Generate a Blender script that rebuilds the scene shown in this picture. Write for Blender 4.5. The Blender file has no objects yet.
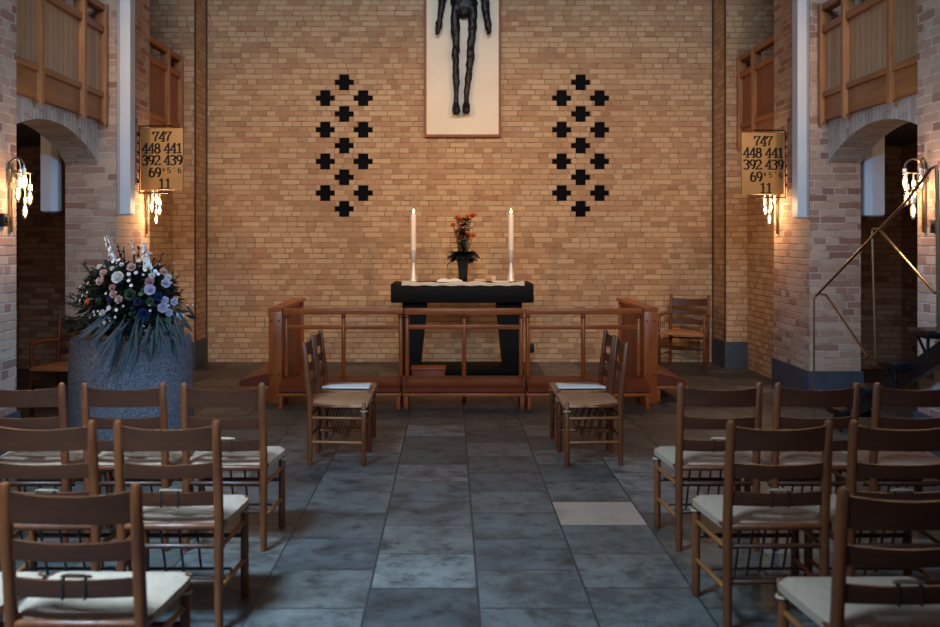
import bpy, bmesh, math, random
from mathutils import Vector, Matrix, Quaternion

C = bpy.context.scene.collection
PI = math.pi
rnd = random.Random(7)

# ------------------------------------------------------------------ materials
def srgb(r, g, b):
    f = lambda c: (c / 255 / 12.92) if c / 255 <= 0.04045 else ((c / 255 + 0.055) / 1.055) ** 2.4
    return (f(r), f(g), f(b), 1.0)

class NT:
    def __init__(self, name):
        self.m = bpy.data.materials.new(name)
        self.m.use_nodes = True
        self.t = self.m.node_tree
        self.b = self.t.nodes['Principled BSDF']
    def n(self, kind, **kw):
        x = self.t.nodes.new(kind)
        for k, v in kw.items():
            setattr(x, k, v)
        return x
    def l(self, a, b):
        self.t.links.new(a, b)
    def _set(self, sock, v):
        if hasattr(v, 'is_linked') or isinstance(v, bpy.types.NodeSocket):
            self.l(v, sock)
        else:
            sock.default_value = v
    def math(self, op, a, b=0.0, c=None):
        x = self.n('ShaderNodeMath', operation=op)
        self._set(x.inputs[0], a); self._set(x.inputs[1], b)
        if c is not None: self._set(x.inputs[2], c)
        return x.outputs[0]
    def mix(self, f, a, b, mode='MIX'):
        x = self.n('ShaderNodeMix', data_type='RGBA', blend_type=mode)
        self._set(x.inputs['Factor'], f)
        self._set(x.inputs[6], a); self._set(x.inputs[7], b)
        return x.outputs[2]
    def ramp(self, f, stops, interp='LINEAR'):
        x = self.n('ShaderNodeValToRGB')
        cr = x.color_ramp
        cr.interpolation = interp
        while len(cr.elements) < len(stops): cr.elements.new(0.5)
        for e, (p, c) in zip(cr.elements, stops):
            e.position = p; e.color = c
        self.l(f, x.inputs['Fac'])
        return x.outputs['Color']
    def noise(self, vec, scale, detail=3, rough=0.55):
        x = self.n('ShaderNodeTexNoise')
        x.inputs['Scale'].default_value = scale
        x.inputs['Detail'].default_value = detail
        x.inputs['Roughness'].default_value = rough
        if vec is not None: self.l(vec, x.inputs['Vector'])
        return x
    def white(self, vec):
        x = self.n('ShaderNodeTexWhiteNoise', noise_dimensions='3D')
        self.l(vec, x.inputs['Vector'])
        return x
    def comb(self, a, b, c=0.0):
        x = self.n('ShaderNodeCombineXYZ')
        for i, v in enumerate((a, b, c)): self._set(x.inputs[i], v)
        return x.outputs[0]
    def sep(self, v):
        x = self.n('ShaderNodeSeparateXYZ'); self.l(v, x.inputs[0]); return x.outputs
    def bump(self, h, strength=0.3, dist=0.01):
        x = self.n('ShaderNodeBump')
        x.inputs['Strength'].default_value = strength
        x.inputs['Distance'].default_value = dist
        self.l(h, x.inputs['Height']); self.l(x.outputs[0], self.b.inputs['Normal'])
    def col(self, c):
        self._set(self.b.inputs['Base Color'], c)
    def rough(self, v):
        self._set(self.b.inputs['Roughness'], v)

def brick_mat(name, stops, mortar, course=0.0681, unit=0.24, split=.55):
    k = NT(name)
    uv = k.n('ShaderNodeTexCoord').outputs['UV']
    wob = k.noise(uv, 22, 2)
    u, v, _ = k.sep(uv)
    wr, wg, _ = k.sep(wob.outputs['Color'])
    u = k.math('ADD', u, k.math('MULTIPLY', k.math('SUBTRACT', wr, .5), .008))
    v = k.math('ADD', v, k.math('MULTIPLY', k.math('SUBTRACT', wg, .5), .006))
    v = k.math('ADD', v, course / 2)
    rv = k.math('DIVIDE', v, course)
    row = k.math('FLOOR', rv)
    fv = k.math('FRACT', rv)
    rowrnd = k.white(k.comb(row, 3.7, 1.3)).outputs['Value']
    uu = k.math('DIVIDE', u, unit)
    uu = k.math('ADD', uu, k.math('MULTIPLY', row, 0.25))
    uu = k.math('ADD', uu, k.math('MULTIPLY', rowrnd, 0.3))
    cell = k.math('FLOOR', uu)
    fu = k.math('FRACT', uu)
    two = k.math('LESS_THAN', k.white(k.comb(cell, row, 11.0)).outputs['Value'], split)   # a pair of headers or one stretcher
    head = k.math('MULTIPLY', two, k.math('GREATER_THAN', fu, .5))
    half = k.math('FRACT', k.math('MULTIPLY', fu, 2.0))
    pos = k.math('ADD', k.math('MULTIPLY', two, k.math('MULTIPLY', half, unit / 2)), k.math('MULTIPLY', k.math('SUBTRACT', 1.0, two), k.math('MULTIPLY', fu, unit)))
    rise = k.n('ShaderNodeMapRange', interpolation_type='SMOOTHSTEP')
    k.l(pos, rise.inputs[0]); rise.inputs[1].default_value = .006; rise.inputs[2].default_value = .015
    risev = k.n('ShaderNodeMapRange', interpolation_type='SMOOTHSTEP')
    k.l(fv, risev.inputs[0]); risev.inputs[1].default_value = .10; risev.inputs[2].default_value = .24
    mask = k.math('MULTIPLY', rise.outputs[0], risev.outputs[0])
    idv = k.comb(k.math('ADD', k.math('MULTIPLY', cell, 2), head), row, 5.0)
    wn = k.white(idv)
    c = k.ramp(wn.outputs['Value'], stops)
    fine = k.noise(uv, 60, 4, .7)
    c = k.mix(.30, c, fine.outputs['Color'], 'SOFT_LIGHT')
    big = k.noise(uv, 1.1, 3)
    c = k.mix(.28, c, k.ramp(big.outputs['Fac'], [(.3, srgb(112, 92, 76)), (.7, srgb(205, 190, 168))]), 'SOFT_LIGHT')
    jn = k.noise(uv, 7, 3)
    dark = tuple(q * .55 for q in mortar[:3]) + (1,)  # shadow in the joints, painted as darker mortar at random
    c = k.mix(mask, k.ramp(jn.outputs['Fac'], [(.36, dark), (.55, mortar)]), c)
    k.col(c); k.rough(.88)
    k.bump(k.math('ADD', mask, k.math('MULTIPLY', fine.outputs['Fac'], .35)), .55, .008)
    return k.m

B_TAN = [(0, srgb(168, 132, 98)), (.25, srgb(194, 160, 124)), (.55, srgb(203, 172, 136)), (.84, srgb(182, 144, 108)), (.96, srgb(184, 144, 112)), (1, srgb(172, 126, 98))]
B_PIER = [(0, srgb(178, 142, 118)), (.3, srgb(198, 168, 146)), (.6, srgb(186, 150, 130)), (.85, srgb(164, 122, 106)), (1, srgb(150, 104, 92))]
M = {}
M['brick'] = brick_mat('tan_brick', B_TAN, srgb(166, 136, 106))
M['pier'] = brick_mat('pier_brick', B_PIER, srgb(196, 178, 162), split=.3)
M['aisle'] = brick_mat('aisle_brick', B_PIER, srgb(150, 130, 112), split=.3)
M['soldier'] = brick_mat('soldier_brick', [(0, srgb(186, 172, 160)), (.5, srgb(206, 194, 182)), (1, srgb(176, 158, 146))], srgb(168, 156, 148), split=0)

def wood_mat(name, dark, light, axis='Z', scale=9.0, rough=.42, planks=0.0, plank_axis='Y', spread=.5):
    k = NT(name)
    co = k.n('ShaderNodeTexCoord').outputs['Object']
    mp = k.n('ShaderNodeMapping')
    s = {'X': (.12, 1, 1), 'Y': (1, .12, 1), 'Z': (1, 1, .12)}[axis]
    mp.inputs['Scale'].default_value = s
    k.l(co, mp.inputs['Vector'])
    n1 = k.noise(mp.outputs[0], scale * 2.2, 5, .6)
    n2 = k.noise(mp.outputs[0], scale * 11, 3, .6)
    f = k.math('ADD', k.math('MULTIPLY', n1.outputs['Fac'], .75), k.math('MULTIPLY', n2.outputs['Fac'], .25))
    c = k.ramp(f, [(.30, dark), (.68, light)])
    if planks:
        xyz = k.sep(co)['XYZ'.index(plank_axis)]
        q = k.math('DIVIDE', xyz, planks)
        w = k.white(k.comb(k.math('FLOOR', q), 2.0, 7.0)).outputs['Value']
        c = k.mix(spread, c, k.ramp(w, [(0, dark), (1, light)]))
        fr = k.math('FRACT', q)
        gap = k.math('MULTIPLY', k.math('GREATER_THAN', fr, .03), k.math('LESS_THAN', fr, .97))
        c = k.mix(gap, tuple(x * .6 for x in dark[:3]) + (1,), c)
        k.bump(gap, .4, .006)
    k.col(c); k.rough(rough)
    return k.m

M['chairwood'] = wood_mat('chair_wood', srgb(72, 31, 12), srgb(128, 64, 28))
M['slatwood'] = wood_mat('slat_wood', srgb(48, 21, 10), srgb(82, 38, 18), axis='X')
M['rodwood'] = wood_mat('stretcher_wood', srgb(112, 60, 26), srgb(172, 102, 46), axis='Y')
M['railwood'] = wood_mat('rail_wood', srgb(130, 60, 20), srgb(194, 102, 38), axis='X', rough=.35)
M['postwood'] = wood_mat('rail_post_wood', srgb(126, 58, 20), srgb(188, 96, 36), rough=.35)
M['panelwood'] = wood_mat('rail_panel_wood', srgb(110, 50, 18), srgb(168, 84, 32), planks=.16, plank_axis='Y')
M['galleryframe'] = wood_mat('gallery_frame_wood', srgb(128, 76, 42), srgb(172, 110, 64), axis='Y')
M['gallerypost'] = wood_mat('gallery_post_wood', srgb(140, 86, 48), srgb(186, 124, 74))
M['galleryboard'] = wood_mat('gallery_board_wood', srgb(150, 112, 80), srgb(200, 166, 130), planks=.105, plank_axis='Y')
M['galleryboard_lamplit'] = wood_mat('gallery_board_wood_lamplit', srgb(120, 62, 30), srgb(160, 90, 48), planks=.105, plank_axis='Y')  # rear gallery boards, with the warm lamp light put into their colour
M['boxwood'] = wood_mat('footstool_wood', srgb(110, 48, 24), srgb(158, 78, 40), axis='X')

def plain(name, c, rough=.5, metal=0.0, noise=0.0, nscale=30, bump=0.0):
    k = NT(name)
    co = k.n('ShaderNodeTexCoord').outputs['Object']
    nz = k.noise(co, nscale, 4)
    d = tuple(x * (1 - noise) for x in c[:3]) + (1,)
    e = tuple(min(1, x * (1 + noise)) for x in c[:3]) + (1,)
    k.col(k.ramp(nz.outputs['Fac'], [(.3, d), (.7, e)]))
    k.rough(rough)
    k.b.inputs['Metallic'].default_value = metal
    if bump: k.bump(nz.outputs['Fac'], bump, .006)
    return k.m

def emit(name, c, s):
    k = NT(name)
    k.col((0.8, .8, .8, 1))
    k.b.inputs['Emission Color'].default_value = c
    k.b.inputs['Emission Strength'].default_value = s
    return k.m

M['cushion'] = plain('cream_seat_cloth', srgb(170, 136, 113), .9, 0, .10, 40, .25)
M['kneel'] = plain('brown_leather', srgb(112, 46, 19), .42, 0, .12, 12, .1)
M['altar'] = plain('black_stone', srgb(6, 9, 14), .6, 0, .3, 18)
M['altar'].node_tree.nodes['Principled BSDF'].inputs['Specular IOR Level'].default_value = .15
M['plinth'] = plain('dark_plinth_stone', srgb(62, 70, 82), .6, 0, .18, 9)
M['brass'] = plain('brass', srgb(150, 132, 108), .34, 1, .08, 20)
M['steel'] = plain('black_steel', srgb(24, 26, 30), .38, .5, .15, 25)
M['silver'] = plain('silver', srgb(214, 208, 202), .42, .5, .1, 40)
M['candle'] = plain('candle_wax', srgb(236, 222, 206), .5, 0, .03, 20)
M['white'] = plain('white_paint', srgb(206, 210, 216), .45, 0, .03, 6)
M['casing_side'] = plain('grey_paint', srgb(150, 158, 170), .5, 0, .04, 6)
M['cloth'] = plain('white_linen', srgb(244, 238, 228), .9, 0, .05, 60, .2)
M['paper'] = plain('white_paper', srgb(236, 234, 232), .8, 0, .02, 60)
M['pinkbox'] = plain('pale_box', srgb(214, 170, 140), .6, 0, .05, 30)
M['vase'] = plain('dark_vase_glaze', srgb(22, 30, 34), .25, 0, .2, 14)
M['bronze'] = plain('dark_bronze', srgb(34, 34, 36), .46, .45, .45, 26, .9)
M['cream'] = plain('cream_panel', srgb(240, 224, 198), .7, 0, .05, 2.5)
M['frame'] = plain('red_brown_frame', srgb(150, 88, 62), .6, 0, .1, 10)
M['numboard'] = plain('ochre_board', srgb(192, 140, 76), .55, 0, .06, 6)
M['ink'] = plain('black_numerals', srgb(22, 16, 12), .6)
M['blackiron'] = plain('black_iron', srgb(22, 20, 20), .5, .4, .1)
M['edge_strip'] = plain('dark_strip', srgb(74, 58, 46), .9, 0, .2)
M['ceiling'] = plain('ceiling_plaster', srgb(150, 140, 128), .9, 0, .05, 3)
M['slab'] = plain('gallery_slab', srgb(110, 100, 92), .9, 0, .06, 4)
M['bulb'] = emit('lamp_bulb_glow', (1, .64, .30, 1), 14)
def clear_glass():
    k = NT('clear_bulb_glass')
    k.col((1, .97, .92, 1)); k.rough(.03)
    k.b.inputs['Transmission Weight'].default_value = 1.0
    k.b.inputs['IOR'].default_value = 1.12
    return k.m
M['bulbglass'] = clear_glass()
M['flame'] = emit('candle_flame', (1, .68, .32, 1), 20)
M['twine'] = plain('cream_cord', srgb(176, 150, 118), .9, 0, .1, 60)
M['strap'] = plain('dark_strap', srgb(30, 20, 16), .6)
M['flower_white'] = plain('white_petal', srgb(226, 224, 222), .7, 0, .04)
M['flower_blush'] = plain('blush_petal', srgb(218, 182, 170), .7, 0, .06)
M['flower_pink'] = plain('dusty_pink_petal', srgb(204, 150, 148), .7, 0, .08)
M['flower_lilac'] = plain('lilac_petal', srgb(208, 200, 218), .7, 0, .06)
M['flower_blue'] = plain('blue_petal', srgb(26, 54, 104), .7, 0, .2)
M['flower_purple'] = plain('purple_petal', srgb(62, 48, 98), .7, 0, .2)
M['flower_orange'] = plain('orange_petal', srgb(222, 112, 36), .7, 0, .12)
M['flower_green'] = plain('green_petal', srgb(70, 98, 70), .7, 0, .12)
M['leaf'] = plain('dark_green_leaf', srgb(20, 36, 28), .55, 0, .35, 8)
M['leaf_blade'] = plain('blue_green_blade', srgb(10, 44, 52), .5, 0, .3, 6)
M['leaf_light'] = plain('pale_green_leaf', srgb(66, 80, 50), .6, 0, .25, 8)
M['stemgreen'] = plain('green_stem', srgb(48, 70, 40), .6, 0, .2)

def glass_pane_mat():
    k = NT('dark_blue_glass')
    co = k.n('ShaderNodeTexCoord').outputs['Object']
    nz = k.noise(co, 3.5, 2)
    k.col(k.ramp(nz.outputs['Fac'], [(.5, srgb(2, 2, 4)), (.8, srgb(5, 8, 24))]))
    k.rough(.5); k.b.inputs['Specular IOR Level'].default_value = .04
    return k.m
M['darkglass'] = glass_pane_mat()

def granite():
    k = NT('speckled_granite')
    co = k.n('ShaderNodeTexCoord').outputs['Object']
    a = k.noise(co, 55, 5, .75); b = k.noise(co, 160, 2)
    c = k.ramp(a.outputs['Fac'], [(.33, srgb(54, 54, 60)), (.5, srgb(94, 93, 100)), (.66, srgb(130, 131, 140))])
    c = k.mix(k.math('GREATER_THAN', b.outputs['Fac'], .63), c, srgb(150, 150, 158))
    k.col(c); k.rough(.75); k.bump(a.outputs['Fac'], .5, .008)
    return k.m
M['granite'] = granite()

def weave():
    k = NT('woven_tan_seat')
    co = k.n('ShaderNodeTexCoord').outputs['Object']
    w = k.n('ShaderNodeTexWave'); w.inputs['Scale'].default_value = 26; w.inputs['Distortion'].default_value = 1.2
    k.l(co, w.inputs['Vector'])
    nz = k.noise(co, 20, 3)
    c = k.ramp(w.outputs['Fac'], [(.1, srgb(146, 88, 52)), (.8, srgb(202, 136, 88))])
    c = k.mix(.3, c, k.ramp(nz.outputs['Fac'], [(.3, srgb(120, 78, 50)), (.7, srgb(190, 146, 108))]))
    k.col(c); k.rough(.85); k.bump(w.outputs['Fac'], .4, .004)
    return k.m
M['weave'] = weave()

def slate():
    k = NT('slate_floor')
    co = k.n('ShaderNodeTexCoord').outputs['Object']
    x, y, _ = k.sep(co)
    W, L = .49, .475
    cx = k.math('DIVIDE', x, W)
    col = k.math('FLOOR', cx); fx = k.math('FRACT', cx)
    par = k.math('ABSOLUTE', k.math('MODULO', col, 2.0))
    off = k.math('ADD', 4.105, k.math('MULTIPLY', par, .235))
    ry = k.math('DIVIDE', k.math('SUBTRACT', y, off), L)
    row = k.math('FLOOR', ry); fy = k.math('FRACT', ry)
    def edge(f, w):
        return k.math('MULTIPLY', k.math('GREATER_THAN', f, w), k.math('LESS_THAN', f, 1 - w))
    mask = k.math('MULTIPLY', edge(fx, .011), edge(fy, .011))
    wn = k.white(k.comb(col, row, 4.0))
    c = k.ramp(wn.outputs['Value'], [(0, srgb(66, 64, 64)), (.2, srgb(104, 97, 90)), (.45, srgb(86, 83, 82)), (.7, srgb(116, 105, 95)), (.86, srgb(132, 126, 121)), (1, srgb(104, 88, 76))])
    pos = k.n('ShaderNodeVectorMath', operation='ADD'); k.l(co, pos.inputs[0])
    sc = k.n('ShaderNodeVectorMath', operation='SCALE'); k.l(wn.outputs['Color'], sc.inputs[0]); sc.inputs['Scale'].default_value = 20
    k.l(sc.outputs[0], pos.inputs[1])
    st = k.noise(pos.outputs[0], 3.2, 6, .68)
    stain = k.ramp(st.outputs['Fac'], [(.36, (.25, .25, .27, 1)), (.50, (.85, .85, .85, 1)), (.75, (1.25, 1.22, 1.2, 1))])
    c = k.mix(.75, c, stain, 'MULTIPLY')
    st2 = k.noise(pos.outputs[0], 7.5, 8, .78)
    c = k.mix(.9, c, k.ramp(st2.outputs['Fac'], [(.38, (.36, .36, .37, 1)), (.48, (.95, .95, .95, 1)), (.68, (1.35, 1.32, 1.28, 1))]), 'MULTIPLY')
    fn = k.noise(co, 38, 5, .7)
    c = k.mix(.35, c, fn.outputs['Color'], 'SOFT_LIGHT')
    pink = k.math('MULTIPLY', k.math('COMPARE', col, 1.0, .1), k.math('COMPARE', row, 2.0, .1))
    c = k.mix(pink, c, k.mix(.4, srgb(176, 142, 122), stain, 'MULTIPLY'))
    c = k.mix(mask, srgb(48, 46, 45), c)
    k.col(k.mix(1.0, c, (.80, .82, .84, 1), 'MULTIPLY'))
    k.rough(k.math('ADD', .40, k.math('MULTIPLY', st.outputs['Fac'], .28)))
    k.bump(k.math('ADD', mask, k.math('MULTIPLY', st.outputs['Fac'], .5)), .35, .006)
    return k.m
M['slate'] = slate()

# ------------------------------------------------------------------ mesh helpers
def BM(): return bmesh.new()

def box(bm, x0, x1, y0, y1, z0, z1, bev=0.0):
    r = bmesh.ops.create_cube(bm, size=1.0)
    vs = r['verts']
    for v in vs:
        v.co = Vector((x0 + (v.co.x + .5) * (x1 - x0), y0 + (v.co.y + .5) * (y1 - y0), z0 + (v.co.z + .5) * (z1 - z0)))
    if bev:
        es = list({e for v in vs for e in v.link_edges})
        bmesh.ops.bevel(bm, geom=es, offset=bev, segments=2, affect='EDGES', profile=.5)
    return vs

def tube(bm, pts, r, seg=8, cap=True):
    pts = [Vector(p) for p in pts]
    n = len(pts)
    rs = r if isinstance(r, (list, tuple)) else [r] * n
    t0 = (pts[1] - pts[0]).normalized()
    ref = Vector((0, 0, 1)) if abs(t0.z) < .9 else Vector((1, 0, 0))
    nrm = t0.cross(ref).normalized()
    rings = []
    prev = t0
    for i, p in enumerate(pts):
        if i == 0: t = t0
        elif i == n - 1: t = (pts[i] - pts[i - 1]).normalized()
        else: t = ((pts[i] - pts[i - 1]).normalized() + (pts[i + 1] - pts[i]).normalized()).normalized()
        nrm = prev.rotation_difference(t) @ nrm
        prev = t
        b = t.cross(nrm).normalized()
        rings.append([bm.verts.new(p + (nrm * math.cos(2 * PI * k / seg) + b * math.sin(2 * PI * k / seg)) * rs[i]) for k in range(seg)])
    for a, b in zip(rings, rings[1:]):
        for k in range(seg):
            bm.faces.new((a[k], a[(k + 1) % seg], b[(k + 1) % seg], b[k]))
    if cap:
        bm.faces.new(rings[0][::-1]); bm.faces.new(rings[-1])

def rod(bm, a, b, r, seg=10):
    """a round bar with softened ends"""
    a, b = Vector(a), Vector(b); d = (b - a).normalized(); e = min(r * .35, (b - a).length * .2)
    tube(bm, [a, a + d * e, b - d * e, b], [r * .72, r, r, r * .72], seg)

def lathe(bm, prof, seg=24, cx=0, cy=0):
    rings = []
    for r, z in prof:
        rings.append([bm.verts.new((cx + r * math.cos(2 * PI * k / seg), cy + r * math.sin(2 * PI * k / seg), z)) for k in range(seg)])
    for a, b in zip(rings, rings[1:]):
        for k in range(seg):
            bm.faces.new((a[k], a[(k + 1) % seg], b[(k + 1) % seg], b[k]))
    bm.faces.new(rings[0][::-1]); bm.faces.new(rings[-1])

def prism(bm, poly, axis, a, b):
    """poly: list of 2-D points in the plane normal to axis ('X': (y,z), 'Y': (x,z), 'Z': (x,y)), from a to b"""
    def P(p, t):
        return {'X': (t, p[0], p[1]), 'Y': (p[0], t, p[1]), 'Z': (p[0], p[1], t)}[axis]
    A = [bm.verts.new(P(p, a)) for p in poly]; B = [bm.verts.new(P(p, b)) for p in poly]
    n = len(poly)
    for i in range(n):
        bm.faces.new((A[i], A[(i + 1) % n], B[(i + 1) % n], B[i]))
    bm.faces.new(A[::-1]); bm.faces.new(B)

def obj(name, bm, mat, parent=None, smooth=True, uv=False):
    bmesh.ops.recalc_face_normals(bm, faces=bm.faces)
    if uv:
        lay = bm.loops.layers.uv.verify()
        for f in bm.faces:
            n = f.normal
            for lp in f.loops:
                c = lp.vert.co
                if abs(n.z) > .75: lp[lay].uv = (c.x, c.y)
                elif abs(n.x) > abs(n.y): lp[lay].uv = (c.y, c.z)
                else: lp[lay].uv = (c.x, c.z)
    me = bpy.data.meshes.new(name)
    bm.to_mesh(me); bm.free()
    me.materials.append(mat)
    if smooth:
        me.polygons.foreach_set('use_smooth', [True] * len(me.polygons))
        me.set_sharp_from_angle(angle=math.radians(38))
    o = bpy.data.objects.new(name, me)
    C.objects.link(o)
    if parent is not None: o.parent = parent
    return o

def tag(o, label, cat, group=None, kind=None):
    o['label'] = label; o['category'] = cat
    if group: o['group'] = group
    if kind: o['kind'] = kind
    return o

def thing(name, label, cat, loc=(0, 0, 0), rz=0.0, group=None):
    o = bpy.data.objects.new(name, None); C.objects.link(o)
    o.empty_display_size = .1
    o.location = loc; o.rotation_euler = (0, 0, rz)
    return tag(o, label, cat, group)

def struct(name, bm, mat, parent=None, uv=True, smooth=False):
    o = obj(name, bm, mat, parent, smooth=smooth, uv=uv)
    if parent is None: o['kind'] = 'structure'
    return o

def dup(root, loc, rz, label, group=None):
    r = root.copy(); C.objects.link(r)
    r.location = loc; r.rotation_euler = (0, 0, rz); r['label'] = label
    if group: r['group'] = group
    for ch in list(root.children):
        c = ch.copy(); C.objects.link(c); c.parent = r
        for g in list(ch.children):
            d = g.copy(); C.objects.link(d); d.parent = c
    return r

# ------------------------------------------------------------------ camera
CX, CZ, F = -.125, 1.6, 950.0
cam = bpy.data.cameras.new('camera')
cam.sensor_width = 36; cam.lens = 36 * F / 940
cam.shift_x = 20 / 940; cam.shift_y = -75.5 / 940
co = bpy.data.objects.new('camera', cam); C.objects.link(co)
co.location = (CX, 0, CZ); co.rotation_euler = (PI / 2, 0, 0)
bpy.context.scene.camera = co
cam.dof.use_dof = True; cam.dof.focus_distance = 9.0; cam.dof.aperture_fstop = 2.8

def at(px, py, D):
    """a point of the photograph at distance D, in metres"""
    return Vector((CX + (px - 450) * D / F, D, CZ - (py - 238) * D / F))

# ------------------------------------------------------------------ the setting
YB, YR = 11.68, 12.26          # outer back wall, recessed back wall
XR = 3.27                      # half width of the recess
PX0, PX1 = 3.32, 3.81          # pillar: nave face, aisle face
GX = 3.445                      # gallery front
WX = 3.53                      # wall under the rear gallery
AX = 5.4                       # aisle outer wall
TOP = 7.6
P1 = (9.1, 10.1); P0 = (5.7, 7.0)

bm = BM(); box(bm, -AX - .3, AX + .3, -4, YR + .4, -.2, 0); struct('floor', bm, M['slate'], uv=False)
bm = BM(); box(bm, -AX - .3, AX + .3, 2.5, YR + .4, TOP, TOP + .2); struct('ceiling', bm, M['ceiling'], uv=False)

# back wall with the cross-shaped recesses
CS = .0681
crosses = []
for side, cx in (('left', -1.491), ('right', 1.562)):
    for ci, dx in enumerate((-.245, 0, .245)):
        for k in range(5 if ci == 1 else 4):
            z = 53 * CS - 6 * CS * k - (3 * CS if ci != 1 else 0)
            crosses.append((side, ci, k, cx + dx, z))
HW, HN = .124, .066
rects = []
for _, _, _, x, z in crosses:
    rects.append((x - HN, x + HN, z - 1.5 * CS, z + 1.5 * CS)); rects.append((x - HW, x + HW, z - .5 * CS, z + .5 * CS))
xs = sorted({round(v, 4) for r in rects for v in r[:2]} | {-XR, XR})
zs = sorted({round(v, 4) for r in rects for v in r[2:]} | {0, TOP})
bm = BM()
def inside(x, z): return any(a - 1e-4 < x < b + 1e-4 and c - 1e-4 < z < d + 1e-4 for a, b, c, d in rects)
cellin = [[inside((xs[i] + xs[i + 1]) / 2, (zs[j] + zs[j + 1]) / 2) for j in range(len(zs) - 1)] for i in range(len(xs) - 1)]
def quad(a, b, c, d): bm.faces.new([bm.verts.new(p) for p in (a, b, c, d)])
DP = .07
for i in range(len(xs) - 1):
    for j in range(len(zs) - 1):
        x0, x1, z0, z1 = xs[i], xs[i + 1], zs[j], zs[j + 1]
        y = YR + (DP if cellin[i][j] else 0)
        quad((x0, y, z0), (x1, y, z0), (x1, y, z1), (x0, y, z1))
        if i + 1 < len(xs) - 1 and cellin[i][j] != cellin[i + 1][j]:
            quad((x1, YR, z0), (x1, YR + DP, z0), (x1, YR + DP, z1), (x1, YR, z1))
        if j + 1 < len(zs) - 1 and cellin[i][j] != cellin[i][j + 1]:
            quad((x0, YR, z1), (x1, YR, z1), (x1, YR + DP, z1), (x0, YR + DP, z1))
box(bm, -XR, XR, YR + DP + .001, YR + .35, 0, TOP)
struct('wall_back', bm, M['brick'])
bmw = BM()
for s in (-1, 1):
    a, b = sorted((s * XR, s * (AX + .3)))
    box(bmw, a, b, YB, YR + .35, 0, TOP)
struct('wall_back_piers', bmw, M['brick'])
for n, s in (('left', -1), ('right', 1)):
    bm = BM()
    a, b = sorted((s * (XR - .02), s * WX)); box(bm, a, b, YB - .02, YR, 0, .325)
    struct('baseboard_back_' + n, bm, M['plinth'], uv=False)
    # wall beneath the rear gallery, then the wall above the pillar line is open to the gallery
    bm = BM()
    a, b = sorted((s * WX, s * PX1)); box(bm, a, b, P1[1], YB, 0, 2.72); struct('wall_' + n, bm, M['brick'])
    # pillars
    for nm, (y0, y1) in (('far', P1), ('near', P0)):
        bm = BM(); a, b = sorted((s * PX0, s * PX1)); box(bm, a, b, y0, y1, 0, TOP)
        struct('wall_%s_pillar_%s' % (n, nm), bm, M['pier'])
        bm = BM(); a, b = sorted((s * (PX0 - .02), s * (PX1 + .02))); box(bm, a, b, y0 - .02, y1 + .02, 0, .325)
        struct('baseboard_%s_pillar_%s' % (n, nm), bm, M['plinth'], uv=False)
    # nave wall before the near pillar (towards and behind the viewer)
    bm = BM(); a, b = sorted((s * (PX0 + .14), s * PX1)); box(bm, a, b, 3.2, P0[0], 0, TOP); struct('wall_%s_nave' % n, bm, M['pier'])
    # arch wall
    y0, y1 = P0[1], P1[0]; cy = (y0 + y1) / 2; hw = (y1 - y0) / 2; spring, sag = 2.318, .275
    R = (hw * hw + sag * sag) / (2 * sag); N = 22
    arc = []
    for i in range(N + 1):
        y = y0 + (y1 - y0) * i / N
        arc.append((y, spring + sag - (R - math.sqrt(R * R - (y - cy) ** 2))))
    bm = BM(); lay = bm.loops.layers.uv.verify()
    fx, bx = s * (GX + .05), s * PX1
    for i in range(N):
        (ya, za), (yb, zb) = arc[i], arc[i + 1]
        for xx in (fx, bx):
            f = bm.faces.new([bm.verts.new(p) for p in ((xx, ya, za), (xx, yb, zb), (xx, yb, 2.72), (xx, ya, 2.72))])
            for lp in f.loops: lp[lay].uv = (lp.vert.co.z * .93, lp.vert.co.y)
        f = bm.faces.new([bm.verts.new(p) for p in ((fx, ya, za), (fx, yb, zb), (bx, yb, zb), (bx, ya, za))])
        for lp in f.loops: lp[lay].uv = (lp.vert.co.x, lp.vert.co.y)
        f = bm.faces.new([bm.verts.new(p) for p in ((fx, ya, 2.72), (fx, yb, 2.72), (bx, yb, 2.72), (bx, ya, 2.72))])
        for lp in f.loops: lp[lay].uv = (lp.vert.co.x, lp.vert.co.y)
    bmesh.ops.remove_doubles(bm, verts=bm.verts, dist=1e-5)
    struct('trim_%s_arch' % n, bm, M['soldier'], uv=False)
    # aisle outer wall and gallery floor slab
    bm = BM(); a, b = sorted((s * AX, s * (AX + .3))); box(bm, a, b, 3.2, YB, 0, TOP); struct('wall_%s_aisle' % n, bm, M['aisle'])
    bm = BM(); a, b = sorted((s * AX, s * (PX1 + .004))); box(bm, a, b, YB - .05, YB - .003, 0, 2.7); struct('wall_%s_aisle_end' % n, bm, M['aisle'])
    bm = BM(); a, b = sorted((s * (GX + .06), s * AX)); box(bm, a, b, 5.7, YB - .06, 2.725, 2.93); struct('trim_%s_gallery_floor' % n, bm, M['slab'], uv=False)

# thin dark strips where the recess meets the outer wall
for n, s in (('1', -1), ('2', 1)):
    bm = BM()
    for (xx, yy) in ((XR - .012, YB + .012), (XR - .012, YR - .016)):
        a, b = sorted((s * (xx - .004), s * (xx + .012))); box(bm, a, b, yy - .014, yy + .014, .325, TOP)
    struct('trim_' + n, bm, M['edge_strip'], uv=False)

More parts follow.
